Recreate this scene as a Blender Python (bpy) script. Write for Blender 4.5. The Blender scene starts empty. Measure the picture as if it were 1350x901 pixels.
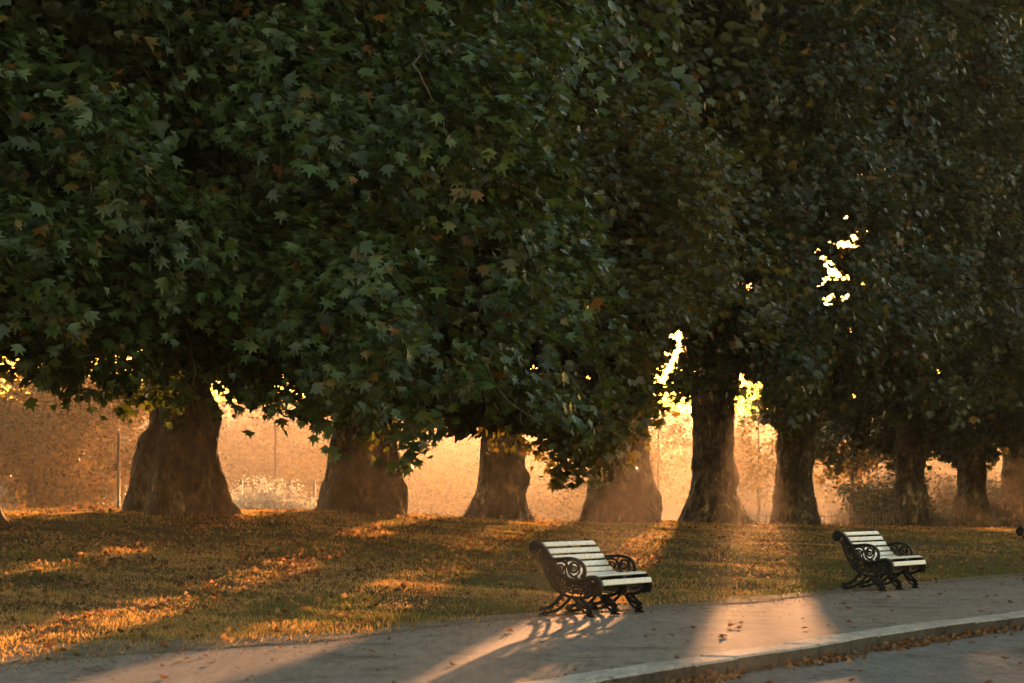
import bpy, math, random
import numpy as np
from mathutils import Vector, Matrix

random.seed(7)
RNG = np.random.default_rng(11)
R_ = math.radians
scene = bpy.context.scene
COL = scene.collection

# ------------------------------------------------------------------ camera data
H, F, PX, HY = 1.42, 3187.0, 675.0, 652.0      # eye height, focal length in pixels of a 1350 px wide frame, horizon row
SUN_EL, SUN_AZ = 3.6, 5.6                      # degrees; azimuth clockwise from +Y

def gpt(px, py, z=0.0):
    Y = (H - z) * F / (py - HY)
    return ((px - PX) / F * Y, Y)

# ------------------------------------------------------------------ numpy noise
def _hash(ix, iy, iz, seed):
    h = (ix * 374761393 + iy * 668265263 + iz * 2147483647 + seed * 974634777) & 0xFFFFFFFF
    h = ((h ^ (h >> 13)) * 1274126177) & 0xFFFFFFFF
    h = h ^ (h >> 16)
    return (h & 0xFFFF) / 65535.0

def vnoise(p, f=1.0, seed=0):
    p = np.asarray(p, float) * f
    i = np.floor(p).astype(np.int64); t = p - i
    t = t * t * (3 - 2 * t)
    o = 0
    for dx in (0, 1):
        for dy in (0, 1):
            for dz in (0, 1):
                w = (t[:, 0] if dx else 1 - t[:, 0]) * (t[:, 1] if dy else 1 - t[:, 1]) * (t[:, 2] if dz else 1 - t[:, 2])
                o = o + w * _hash(i[:, 0] + dx, i[:, 1] + dy, i[:, 2] + dz, seed)
    return o

def smooth(x):
    x = np.clip(x, 0, 1)
    return x * x * (3 - 2 * x)

def norm(v):
    return v / np.maximum(np.linalg.norm(v, axis=-1, keepdims=True), 1e-9)

# ------------------------------------------------------------------ mesh helpers
def link(name, me, mats, parent=None):
    o = bpy.data.objects.new(name, me)
    COL.objects.link(o)
    for m in (mats if isinstance(mats, (list, tuple)) else [mats]):
        me.materials.append(m)
    if parent is not None:
        o.parent = parent
    return o

def np_mesh(name, verts, polys, sizes, tint=None, matidx=None, smooth_shade=False):
    """verts (n,3), polys flat vertex indices, sizes per polygon."""
    me = bpy.data.meshes.new(name)
    verts = np.asarray(verts, np.float32); polys = np.asarray(polys, np.int32); sizes = np.asarray(sizes, np.int32)
    me.vertices.add(len(verts)); me.vertices.foreach_set('co', verts.ravel())
    me.loops.add(len(polys)); me.loops.foreach_set('vertex_index', polys)
    me.polygons.add(len(sizes))
    st = np.zeros(len(sizes), np.int32); st[1:] = np.cumsum(sizes)[:-1]
    me.polygons.foreach_set('loop_start', st)
    if matidx is not None:
        me.polygons.foreach_set('material_index', np.asarray(matidx, np.int32))
    if smooth_shade:
        me.polygons.foreach_set('use_smooth', np.ones(len(sizes), bool))
    me.update(calc_edges=True)
    if tint is not None:
        a = me.color_attributes.new('tint', 'FLOAT_COLOR', 'POINT')
        c = np.ones((len(verts), 4), np.float32); c[:, :3] = tint
        a.data.foreach_set('color', c.ravel())
    return me

class MB:
    """collects pieces of ONE mesh"""
    def __init__(s): s.v = []; s.f = []; s.n = 0
    def add(s, v, f):
        s.v.extend([tuple(map(float, q)) for q in v]); s.f.extend([tuple(i + s.n for i in q) for q in f]); s.n += len(v)
    def box(s, c, d, rot=None, bev=0.0):
        x, y, z = [q / 2 for q in d]
        if bev <= 0:
            v = [(a * x, b * y, e * z) for a in (-1, 1) for b in (-1, 1) for e in (-1, 1)]
            f = [(0, 1, 3, 2), (4, 6, 7, 5), (0, 4, 5, 1), (2, 3, 7, 6), (0, 2, 6, 4), (1, 5, 7, 3)]
        else:   # rounded rectangle section in x/z swept along y, with inset end caps
            sec = [(-x + bev, -z), (x - bev, -z), (x, -z + bev), (x, z - bev), (x - bev, z), (-x + bev, z), (-x, z - bev), (-x, -z + bev)]
            v = []; f = []
            for yy, k in ((-y, .86), (-y + bev, 1), (y - bev, 1), (y, .86)):
                v += [(a * k, yy, e * k) for a, e in sec]
            for r in range(3):
                for i in range(8):
                    j = (i + 1) % 8
                    f.append((r * 8 + i, r * 8 + j, r * 8 + 8 + j, r * 8 + 8 + i))
            f.append(tuple(range(8))); f.append(tuple(range(31, 23, -1)))
        M = Matrix(rot) if rot is not None else Matrix.Identity(3)
        s.add([M @ Vector(q) + Vector(c) for q in v], f)
    def tube(s, pts, rad, k=8):
        pts = [Vector(p) for p in pts]; n = len(pts)
        up = Vector((.31, .17, .93)); v = []; f = []
        for i, p in enumerate(pts):
            t = (pts[min(i + 1, n - 1)] - pts[max(i - 1, 0)]).normalized()
            a = t.cross(up)
            if a.length < .1: a = t.cross(Vector((1, 0, 0)))
            a.normalize(); b = t.cross(a)
            r = rad[i] if hasattr(rad, '__len__') else rad
            for j in range(k):
                w = 2 * math.pi * j / k
                v.append(p + a * math.cos(w) * r + b * math.sin(w) * r)
        for i in range(n - 1):
            for j in range(k):
                q = (j + 1) % k
                f.append((i * k + j, i * k + q, i * k + k + q, i * k + k + j))
        f.append(tuple(range(k))); f.append(tuple(range(n * k - 1, n * k - k - 1, -1)))
        s.add(v, f)
    def band(s, pts2, w, th, mp, k=10):
        """ribbon along a 2-D path: half width w in the plane, half thickness th across it; mp maps (u, v, n) to 3-D"""
        n = len(pts2); v = []; f = []; w = np.asarray(w) * 1.3
        P = np.array(pts2, float)
        T = norm(np.gradient(P, axis=0)); N = np.stack([-T[:, 1], T[:, 0]], 1)
        for i in range(n):
            ww = w[i] if hasattr(w, '__len__') else w
            for j in range(k):
                a = 2 * math.pi * (j + .5) / k
                ca, sa = math.cos(a), math.sin(a)
                ca = math.copysign(abs(ca) ** .6, ca); sa = math.copysign(abs(sa) ** .6, sa)
                q = P[i] + N[i] * ca * ww
                v.append(mp(q[0], q[1], sa * th))
        for i in range(n - 1):
            for j in range(k):
                q = (j + 1) % k
                f.append((i * k + j, i * k + q, i * k + k + q, i * k + k + j))
        f.append(tuple(range(k))); f.append(tuple(range(n * k - 1, n * k - k - 1, -1)))
        s.add(v, f)
    def build(s, name, mat, parent=None, sm=False):
        me = bpy.data.meshes.new(name); me.from_pydata(s.v, [], s.f); me.update()
        if sm:
            me.polygons.foreach_set('use_smooth', np.ones(len(me.polygons), bool))
        return link(name, me, mat, parent)

def empty(name, loc, rz=0.0):
    o = bpy.data.objects.new(name, None); COL.objects.link(o)
    o.empty_display_size = .2; o.location = loc; o.rotation_euler = (0, 0, rz)
    return o

def tag(o, label=None, cat=None, group=None, kind=None):
    if label: o['label'] = label
    if cat: o['category'] = cat
    if group: o['group'] = group
    if kind: o['kind'] = kind
    return o

def copy_tree(o, parent=None):
    c = o.copy(); COL.objects.link(c); c.parent = parent
    for ch in list(o.children):
        copy_tree(ch, c)
    return c

def catmull(pts, sub=8):
    P = [np.array(p, float) for p in pts]; P = [2 * P[0] - P[1]] + P + [2 * P[-1] - P[-2]]
    out = []
    for i in range(1, len(P) - 2):
        for k in range(sub):
            t = k / sub
            out.append(.5 * ((2 * P[i]) + (P[i + 1] - P[i - 1]) * t + (2 * P[i - 1] - 5 * P[i] + 4 * P[i + 1] - P[i + 2]) * t * t
                             + (3 * P[i] - P[i - 1] - 3 * P[i + 1] + P[i + 2]) * t ** 3))
    out.append(P[-2])
    return [tuple(q) for q in out]

# ------------------------------------------------------------------ materials
def new_mat(name):
    m = bpy.data.materials.new(name); m.use_nodes = True
    nt = m.node_tree; b = nt.nodes['Principled BSDF']
    return m, nt, b

def N(nt, typ, **kw):
    n = nt.nodes.new(typ)
    for k, v in kw.items(): setattr(n, k, v)
    return n

def noise(nt, scale, detail=4, rough=.6, vec=None, mapping=None):
    n = N(nt, 'ShaderNodeTexNoise'); n.inputs['Scale'].default_value = scale
    n.inputs['Detail'].default_value = detail; n.inputs['Roughness'].default_value = rough
    tc = N(nt, 'ShaderNodeNewGeometry')
    src = tc.outputs['Position']
    if mapping:
        mp = N(nt, 'ShaderNodeMapping'); mp.inputs['Scale'].default_value = mapping[0]; mp.inputs['Rotation'].default_value = mapping[1]
        nt.links.new(src, mp.inputs['Vector']); src = mp.outputs['Vector']
    nt.links.new(src, n.inputs['Vector'])
    return n

def ramp(nt, src, stops):
    r = N(nt, 'ShaderNodeValToRGB'); e = r.color_ramp.elements
    while len(e) < len(stops): e.new(.5)
    for k, (p, c) in enumerate(stops):
        e[k].position = p; e[k].color = (*c, 1) if len(c) == 3 else c
    nt.links.new(src, r.inputs['Fac'])
    return r

def mix(nt, fac, a, b, blend='MIX'):
    m = N(nt, 'ShaderNodeMix', data_type='RGBA', blend_type=blend)
    for sock, val in ((m.inputs[0], fac), (m.inputs[6], a), (m.inputs[7], b)):
        if hasattr(val, 'is_linked'): nt.links.new(val, sock)
        elif isinstance(val, (int, float)): sock.default_value = val
        else: sock.default_value = (*val, 1)
    return m.outputs[2]

def bump(nt, b, src, strength, dist):
    n = N(nt, 'ShaderNodeBump'); n.inputs['Strength'].default_value = strength; n.inputs['Distance'].default_value = dist
    nt.links.new(src, n.inputs['Height']); nt.links.new(n.outputs['Normal'], b.inputs['Normal'])

def leaf_material(name, rough, transl, trcol, spec=.5):
    m, nt, b = new_mat(name)
    at = N(nt, 'ShaderNodeAttribute', attribute_name='tint')
    nt.links.new(at.outputs['Color'], b.inputs['Base Color'])
    b.inputs['Roughness'].default_value = rough
    b.inputs['Specular IOR Level'].default_value = spec
    tr = N(nt, 'ShaderNodeBsdfTranslucent')
    nt.links.new(mix(nt, 1.0, at.outputs['Color'], trcol, 'MULTIPLY'), tr.inputs['Color'])
    ms = N(nt, 'ShaderNodeMixShader'); ms.inputs['Fac'].default_value = transl
    nt.links.new(b.outputs[0], ms.inputs[1]); nt.links.new(tr.outputs[0], ms.inputs[2])
    nt.links.new(ms.outputs[0], nt.nodes['Material Output'].inputs['Surface'])
    return m

M = {}
M['leaf'] = leaf_material('plane_leaf', .31, .30, (2.5, 2.0, .6), .40)
M['far_leaf'] = leaf_material('far_leaf', .6, .07, (1.3, 1.1, .7), .2)
M['gold_leaf'] = leaf_material('gold_leaf', .5, .4, (2.2, 1.6, .7), .3)
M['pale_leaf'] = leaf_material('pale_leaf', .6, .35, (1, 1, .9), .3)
M['litter'] = leaf_material('dry_leaf', .7, .42, (1.7, 1.35, 1.0), .2)
M['grass'] = leaf_material('dry_grass', .6, .5, (3.6, 2.8, 1.3), .2)

def bark_mat():
    m, nt, b = new_mat('bark')
    n1 = noise(nt, 2.2, 6, .65, mapping=((1, 1, .55), (0, 0, 0)))
    n2 = noise(nt, 14, 5, .7, mapping=((1, 1, .35), (0, 0, 0)))
    v = N(nt, 'ShaderNodeTexVoronoi'); v.inputs['Scale'].default_value = 6.5
    g = N(nt, 'ShaderNodeNewGeometry'); mp = N(nt, 'ShaderNodeMapping'); mp.inputs['Scale'].default_value = (1, 1, .6)
    nt.links.new(g.outputs['Position'], mp.inputs['Vector']); nt.links.new(mp.outputs['Vector'], v.inputs['Vector'])
    c1 = ramp(nt, n1.outputs['Fac'], [(.3, (.022, .017, .012)), (.46, (.055, .042, .03)), (.58, (.10, .08, .056)), (.64, (.24, .2, .145))])
    c2 = ramp(nt, n2.outputs['Fac'], [(.34, (.3, .3, .3)), (.66, (1.3, 1.25, 1.2))])
    n3 = noise(nt, 6.5, 3, .55, mapping=((1, 1, .75), (0, 0, 0)))
    c3 = ramp(nt, n3.outputs['Fac'], [(.40, (.55, .52, .5)), (.46, (.95, .95, .95)), (.56, (1, 1, 1)), (.585, (1.7, 1.6, 1.4))])
    nt.links.new(mix(nt, 1, mix(nt, 1, c1.outputs['Color'], c2.outputs['Color'], 'MULTIPLY'), c3.outputs['Color'], 'MULTIPLY'), b.inputs['Base Color'])
    b.inputs['Roughness'].default_value = .85; b.inputs['Specular IOR Level'].default_value = .25
    h = N(nt, 'ShaderNodeMath', operation='ADD'); nt.links.new(n2.outputs['Fac'], h.inputs[0]); nt.links.new(v.outputs['Distance'], h.inputs[1])
    bump(nt, b, h.outputs[0], 1.0, .09)
    return m
M['bark'] = bark_mat()

def twig_mat():
    m, nt, b = new_mat('twig'); n = noise(nt, 9, 3)
    c = ramp(nt, n.outputs['Fac'], [(.3, (.07, .055, .035)), (.7, (.17, .14, .1))])
    nt.links.new(c.outputs['Color'], b.inputs['Base Color']); b.inputs['Roughness'].default_value = .8
    return m
M['twig'] = twig_mat()

def ground_mat():
    m, nt, b = new_mat('turf')
    n1 = noise(nt, .35, 5, .6); n2 = noise(nt, 7, 6, .7); n3 = noise(nt, 42, 4, .7)
    c1 = ramp(nt, n1.outputs['Fac'], [(.35, (.04, .042, .018)), (.5, (.075, .058, .03)), (.65, (.12, .09, .046))])
    c2 = ramp(nt, n2.outputs['Fac'], [(.3, (.5, .48, .42)), (.6, (1.05, 1, .95)), (.8, (1.4, 1.2, .95))])
    c3 = ramp(nt, n3.outputs['Fac'], [(.3, (.5, .5, .5)), (.7, (1.3, 1.3, 1.3))])
    nt.links.new(mix(nt, 1, mix(nt, 1, c1.outputs['Color'], c2.outputs['Color'], 'MULTIPLY'), c3.outputs['Color'], 'MULTIPLY'), b.inputs['Base Color'])
    b.inputs['Roughness'].default_value = .95; b.inputs['Specular IOR Level'].default_value = .1
    bump(nt, b, n3.outputs['Fac'], 1, .05)
    return m
M['turf'] = ground_mat()

def soil_mat():
    m, nt, b = new_mat('bare_soil')
    n1 = noise(nt, 2.5, 6, .7); n2 = noise(nt, 40, 5, .7)
    c1 = ramp(nt, n1.outputs['Fac'], [(.3, (.10, .082, .06)), (.7, (.19, .16, .12))])
    c2 = ramp(nt, n2.outputs['Fac'], [(.3, (.6, .6, .6)), (.7, (1.25, 1.25, 1.25))])
    nt.links.new(mix(nt, 1, c1.outputs['Color'], c2.outputs['Color'], 'MULTIPLY'), b.inputs['Base Color'])
    b.inputs['Roughness'].default_value = .95; b.inputs['Specular IOR Level'].default_value = .1
    bump(nt, b, n2.outputs['Fac'], .8, .03)
    return m
M['soil'] = soil_mat()

def paving_mat(name, lo, hi, rot):
    m, nt, b = new_mat(name)
    n1 = noise(nt, .9, 6, .65, mapping=((1, .35, 1), (0, 0, rot))); n2 = noise(nt, 34, 6, .8)
    n4 = noise(nt, 6, 5, .7, mapping=((1.6, .25, 1), (0, 0, rot)))
    v = N(nt, 'ShaderNodeTexVoronoi'); v.inputs['Scale'].default_value = 130
    g = N(nt, 'ShaderNodeNewGeometry'); nt.links.new(g.outputs['Position'], v.inputs['Vector'])
    c1 = ramp(nt, n1.outputs['Fac'], [(.3, lo), (.7, hi)])
    c2 = ramp(nt, n2.outputs['Fac'], [(.3, (.45, .45, .45)), (.52, (1, 1, 1)), (.72, (1.6, 1.57, 1.5))])
    c4 = ramp(nt, n4.outputs['Fac'], [(.35, (.78, .78, .78)), (.6, (1.08, 1.08, 1.08))])
    cc = mix(nt, 1, mix(nt, 1, c1.outputs['Color'], c2.outputs['Color'], 'MULTIPLY'), c4.outputs['Color'], 'MULTIPLY')
    # cracks and stains
    vc = N(nt, 'ShaderNodeTexVoronoi', feature='DISTANCE_TO_EDGE'); vc.inputs['Scale'].default_value = .33
    wn = noise(nt, 1.6, 5, .6); wv = N(nt, 'ShaderNodeVectorMath', operation='ADD')
    nt.links.new(g.outputs['Position'], wv.inputs[0]); nt.links.new(wn.outputs['Color'], wv.inputs[1]); nt.links.new(wv.outputs[0], vc.inputs['Vector'])
    cr = ramp(nt, vc.outputs['Distance'], [(.0, (.35, .35, .35)), (.007, (1, 1, 1))])
    sn = noise(nt, .55, 6, .75); st = ramp(nt, sn.outputs['Fac'], [(.34, (.52, .5, .47)), (.46, (1, 1, 1)), (.62, (1.06, 1.05, 1.03))])
    cc = mix(nt, 1, mix(nt, 1, cc, cr.outputs['Color'], 'MULTIPLY'), st.outputs['Color'], 'MULTIPLY')
    nt.links.new(cc, b.inputs['Base Color'])
    b.inputs['Roughness'].default_value = .85; b.inputs['Specular IOR Level'].default_value = .05
    h = N(nt, 'ShaderNodeMath', operation='ADD'); nt.links.new(n2.outputs['Fac'], h.inputs[0]); nt.links.new(v.outputs['Distance'], h.inputs[1])
    bump(nt, b, h.outputs[0], .25, .006)
    df = N(nt, 'ShaderNodeBsdfDiffuse'); nt.links.new(cc, df.inputs['Color']); ms = N(nt, 'ShaderNodeMixShader'); ms.inputs['Fac'].default_value = .75
    nt.links.new(df.outputs[0], ms.inputs[1]); nt.links.new(b.outputs[0], ms.inputs[2]); nt.links.new(ms.outputs[0], nt.nodes['Material Output'].inputs['Surface'])
    return m
M['pavement'] = paving_mat('pavement_asphalt', (.165, .138, .116), (.22, .185, .155), R_(-29))
M['road'] = paving_mat('road_asphalt', (.12, .112, .105), (.18, .165, .15), R_(-29))
M['kerb'] = paving_mat('kerb_granite', (.26, .24, .215), (.39, .36, .32), 0)
M['kerb_face'] = paving_mat('kerb_face_dark', (.045, .04, .035), (.12, .105, .09), 0)  # darker tone for the upright sides of the kerb blocks

def plain(name, col, rough, spec=.5, var=.25, scale=18, metal=0):
    m, nt, b = new_mat(name); n = noise(nt, scale, 5, .65)
    c = ramp(nt, n.outputs['Fac'], [(.3, tuple(q * (1 - var) for q in col)), (.7, tuple(min(1, q * (1 + var)) for q in col))])
    nt.links.new(c.outputs['Color'], b.inputs['Base Color'])
    rr = ramp(nt, n.outputs['Fac'], [(.3, (rough * .8,) * 3), (.7, (min(1, rough * 1.25),) * 3)])
    nt.links.new(rr.outputs['Color'], b.inputs['Roughness'])
    b.inputs['Specular IOR Level'].default_value = spec; b.inputs['Metallic'].default_value = metal
    bump(nt, b, n.outputs['Fac'], .25, .004)
    return m
M['iron'] = plain('black_iron_paint', (.005, .0055, .0065), .42, .16, .3, 30)

def slat_mat():
    m, nt, b = new_mat('white_slat_paint')
    n1 = noise(nt, 5, 5, .6, mapping=((6, 1, 6), (0, 0, R_(-29)))); n2 = noise(nt, 26, 4, .7)
    c1 = ramp(nt, n1.outputs['Fac'], [(.3, (.52, .49, .42)), (.55, (.73, .70, .61)), (.75, (.78, .75, .67))])
    c2 = ramp(nt, n2.outputs['Fac'], [(.26, (.35, .3, .24)), (.34, (1, 1, 1))])
    nt.links.new(mix(nt, 1, c1.outputs['Color'], c2.outputs['Color'], 'MULTIPLY'), b.inputs['Base Color'])
    b.inputs['Roughness'].default_value = .34
    bump(nt, b, n1.outputs['Fac'], .2, .004)
    return m
M['slat'] = slat_mat()
M['steel'] = plain('dark_post_paint', (.03, .028, .026), .5)
M['rail'] = plain('fence_paint', (.05, .05, .045), .5)
M['fruit'] = plain('seed_ball', (.14, .085, .03), .8, .2, .4, 60)

# ------------------------------------------------------------------ layout lines
EDGE_PX = [(0, 879), (133, 866), (267, 857), (445, 845), (565, 829), (667, 818), (711, 814), (860, 803), (1000, 795), (1078, 785), (1212, 772), (1292, 764), (1350, 759)]
EDGE = [(-8.2, 11.0)] + [gpt(*p) for p in EDGE_PX] + [(14.5, 48.5), (24, 58), (60, 84), (130, 120), (300, 190)]
KERB_PX = [(790, 898), (900, 880), (1000, 864), (1058, 856), (1156, 839), (1249, 825), (1350, 813)]
KERB = [(-8.9, 2), (-4.5, 9.2)] + [gpt(*p) for p in KERB_PX] + [(9.2, 33.2), (14.8, 41), (23.5, 50), (58, 73), (130, 108), (300, 178)]
EDGE = [(-42, -60), (-13.4, 2.0)] + EDGE
KERB = [(-36, -60)] + KERB
EX, EY = np.array(EDGE).T; KX, KY = np.array(KERB).T
def edge_x(Y): return np.interp(Y, EY, EX)
def kerb_x(Y): return np.interp(Y, KY, KX)

TREES = [  # px, base row, Y, base radius, profile seed
    (-52, 690, 39.0, .80), (235, 673, 44.0, .95), (480, 676, 49.4, .94), (657, 686, 55.0, .74), (821, 688, 60.5, 1.02),
    (940, 691, 66.0, 1.0), (1048, 693, 71.5, .86), (1200, 697, 84.0, .93), (1281, 698, 91.0, .84), (1338, 699, 98.0, .9)]
TB = []
for px, py, Y, r in TREES:
    TB.append(((px - PX) / F * Y, Y, H - (py - HY) / F * Y, r))
TBA = np.array(TB)
ROW_D = np.array([.46, .888]); ROW_D /= np.linalg.norm(ROW_D)
ROW_N = np.array([ROW_D[1], -ROW_D[0]])                   # towards the road
_s = TBA[:, :2] @ ROW_D
_v = TBA[:, :2] @ ROW_N
RS = np.concatenate([[_s[0] - 60, _s[0] - 12], _s, [_s[-1] + 20, _s[-1] + 100]])
RZ = np.concatenate([[.6, .85], TBA[:, 2], [.05, .0]])
RV = np.concatenate([[_v[0], _v[0]], _v, [_v[-1], _v[-1]]])

def ground_h(X, Y):
    X = np.asarray(X, float); Y = np.asarray(Y, float)
    s = X * ROW_D[0] + Y * ROW_D[1]; v = X * ROW_N[0] + Y * ROW_N[1]
    bz = np.interp(s, RS, RZ); rv = np.interp(s, RS, RV)
    d = (edge_x(Y) - X) * .87                               # distance inside the grass from the pavement edge
    w = v - rv                                              # > 0 between the row and the road
    tt = np.clip(d, 0, None) / np.maximum(np.clip(d, 0, None) + np.clip(w, 0, None), .5)
    h_front = bz * (tt ** 1.25)
    back = bz - (.35 + .55 * smooth((s - 40) / 40)) * smooth(-(w + 1.5) / 14)
    h = np.where(w < 0, np.minimum(back, h_front + 10), h_front)
    P = np.stack([X, Y, X * 0], -1).reshape(-1, 3)
    bumpy = ((vnoise(P, .55, 3) - .5) * .10 + (vnoise(P, 1.7, 5) - .5) * .035).reshape(X.shape)
    h = h + bumpy * smooth(d / 1.5)
    h = np.where(d <= .02, -.04, h)
    h = np.where(X > kerb_x(Y) - .55, -.35, h)
    far = smooth((np.hypot(X, Y) - 130) / 80)
    h = np.where(d > 2, h * (1 - far) + .15 * far + (15.5 + 5 * (vnoise(P, .02, 61).reshape(X.shape) - .5)) * smooth((Y - 258) / 115), h)
    return h

# ------------------------------------------------------------------ the ground, pavement, kerb, road
def axis(lo, a, b, hi, fine, coarse_n):
    l = a - np.geomspace(fine, a - lo + fine, coarse_n)[::-1] + fine
    r = b + np.geomspace(fine, hi - b + fine, coarse_n) - fine
    return np.unique(np.round(np.concatenate([l, np.arange(a, b, fine), r]), 4))
gx = axis(-330, -16, 26, 330, .28, 26); gy = axis(-60, 12, 84, 420, .28, 26)
GX, GY = np.meshgrid(gx, gy)
GZ = ground_h(GX, GY)
nv, nu = GX.shape
idx = np.arange(nv * nu).reshape(nv, nu)
quads = np.stack([idx[:-1, :-1], idx[:-1, 1:], idx[1:, 1:], idx[1:, :-1]], -1).reshape(-1, 4)
me = np_mesh('grass_ground', np.stack([GX, GY, GZ], -1).reshape(-1, 3), quads.ravel(), np.full(len(quads), 4), smooth_shade=True)
tag(link('grass_ground', me, M['turf']), kind='structure')

ys = np.concatenate([np.linspace(-60, 8, 18), np.arange(8.2, 60, .2), np.linspace(60, 178, 40)])
def strip(name, xl, xr, z, mat, n=14, kind='structure'):
    u = np.linspace(0, 1, n)
    X = xl[:, None] * (1 - u) + xr[:, None] * u
    Y = np.repeat(ys[:, None], n, 1)
    P = np.stack([X, Y, X * 0], -1).reshape(-1, 3)
    Z = z + ((vnoise(P, .5, 9) - .5) * .012).reshape(X.shape)
    i = np.arange(X.size).reshape(X.shape)
    q = np.stack([i[:-1, :-1], i[:-1, 1:], i[1:, 1:], i[1:, :-1]], -1).reshape(-1, 4)
    o = link(name, np_mesh(name, np.stack([X, Y, Z], -1).reshape(-1, 3), q.ravel(), np.full(len(q), 4), smooth_shade=True), mat)
    return tag(o, kind=kind)
wob = (vnoise(np.stack([ys * 0, ys, ys * 0], 1), 1.1, 21) - .5) * .28 + (vnoise(np.stack([ys * 0, ys, ys * 0], 1), 4, 22) - .5) * .1
strip('pavement', edge_x(ys) + wob - .05, kerb_x(ys) - .38, 0.0, M['pavement'])
strip('road', kerb_x(ys) - .01, kerb_x(ys) + 60, -.135, M['road'], 40)
# worn soil border along the left part of the turf edge
soil_w = .35 + 2.6 * smooth((25 - ys) / 5) * vnoise(np.stack([ys * 0, ys, ys * 0], 1), .6, 30) + .5 * vnoise(np.stack([ys * 0, ys, ys * 0], 1), .8, 31)
sx0 = edge_x(ys) - soil_w; sx1 = edge_x(ys) + wob + .1
u = np.linspace(0, 1, 10)
SX = sx0[:, None] * (1 - u) + sx1[:, None] * u; SY = np.repeat(ys[:, None], 10, 1)
SZ = np.maximum(ground_h(SX, SY), -.02) + .012; SZ[:, 0] -= .05; SZ[:, -1] = -.012
i = np.arange(SX.size).reshape(SX.shape)
q = np.stack([i[:-1, :-1], i[:-1, 1:], i[1:, 1:], i[1:, :-1]], -1).reshape(-1, 4)
tag(link('soil_verge', np_mesh('soil_verge', np.stack([SX, SY, SZ], -1).reshape(-1, 3), q.ravel(), np.full(len(q), 4), smooth_shade=True), M['soil']), kind='structure')
# kerb stones: one row of granite blocks with open joints
kb = MB()
seg = np.array(KERB); cum = np.concatenate([[0], np.cumsum(np.linalg.norm(np.diff(seg, axis=0), axis=1))])
def kerb_at(t):
    return np.array([np.interp(t, cum, seg[:, 0]), np.interp(t, cum, seg[:, 1])])
t = 0.0
while t < cum[-1] - 2:
    L = random.uniform(.85, 1.15)
    a, b = kerb_at(t), kerb_at(t + L); d = (b - a); ln = np.linalg.norm(d); d /= ln
    n = np.array([-d[1], d[0]]); c = (a + b) / 2 + n * .19
    ang = math.atan2(d[1], d[0]) - math.pi / 2 + random.uniform(-.012, .012)
    kb.box((c[0], c[1], -.105 + random.uniform(-.005, .008)), (.385 + random.uniform(-.012, .012), ln - .05, .24), Matrix.Rotation(ang, 3, 'Z'), .02)
    t += L
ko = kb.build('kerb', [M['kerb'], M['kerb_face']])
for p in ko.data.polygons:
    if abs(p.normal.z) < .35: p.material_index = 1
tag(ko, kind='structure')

# ------------------------------------------------------------------ leaves
_half = [(0, 1.0), (.09, .76), (.15, .57), (.50, .76), (.31, .46), (.58, .34), (.30, .16), (.10, .02)]
LEAF_OUT = np.array(_half + [(-x, y) for x, y in _half[:0:-1]], float)        # lobed plane leaf, 15 outline points
LEAF = np.concatenate([[(0, .38)], LEAF_OUT]); nL = len(LEAF)
LEAF_Z = np.concatenate([[-.05], .10 * np.abs(LEAF_OUT[:, 0]) * 2 - .12 * (LEAF_OUT[:, 1] - .4) ** 2])
LEAF_T = np.array([(0, k + 1, (k + 1) % (nL - 1) + 1) for k in range(nL - 1)])
_s6 = [(0, 1), (.22, .7), (.5, .62), (.42, .25), (0, .02), (-.42, .25), (-.5, .62), (-.22, .7)]
LEAF_S = np.array([(0, .4)] + _s6); LEAF_SZ = np.array([-.06] + [.18 * abs(a) - .1 * (b - .4) ** 2 for a, b in _s6])
LEAF_D = np.array([(0, 1), (.45, .5), (0, 0), (-.45, .5)]); LEAF_DZ = np.array([-.1, .08, -.02, .08]); LEAF_DT = np.array([(0, 1, 2), (0, 2, 3)])
LEAF_ST = np.array([(0, k + 1, (k + 1) % 8 + 1) for k in range(8)])

def leaves_geo(pos, nrm, tip, size, simple=False, curl=1.0):
    """returns verts (n*k,3), tris"""
    L2, LZ, LT = (LEAF_D, LEAF_DZ, LEAF_DT) if simple == 2 else (LEAF_S, LEAF_SZ, LEAF_ST) if simple else (LEAF, LEAF_Z, LEAF_T)
    nrm = norm(nrm); tip = norm(tip - nrm * (tip * nrm).sum(-1, keepdims=True)); side = np.cross(tip, nrm)
    n = len(pos); k = len(L2)
    sz = size[:, None, None]
    cu = np.random.default_rng(n).uniform(-.6, 3.2, (n, 1, 1)) * curl
    V = pos[:, None] + sz * (side[:, None] * L2[None, :, :1] + tip[:, None] * L2[None, :, 1:2] + nrm[:, None] * LZ[None, :, None] * cu)
    T = (LT[None] + (np.arange(n) * k)[:, None, None]).reshape(-1, 3)
    return V.reshape(-1, 3), T, k

def leaf_tints(n, k, base, autumn, rng):
    """own colour of each leaf: greens with a few turned yellow or rust"""
    b = np.array(base); t = b[None] * rng.uniform(.45, 1.6, (n, 1)) * (1 + rng.uniform(-.08, .08, (n, 3)))
    r = rng.random(n)
    t[r < autumn] = np.array([.13, .095, .02]) * rng.uniform(.6, 1.2, ((r < autumn).sum(), 1))
    q = r < autumn * .2
    t[q] = np.array([.17, .075, .016]) * rng.uniform(.6, 1.2, (q.sum(), 1))
    return np.repeat(t, k, 0)

def rand_dir(n, rng):
    return norm(rng.normal(size=(n, 3)))

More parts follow.
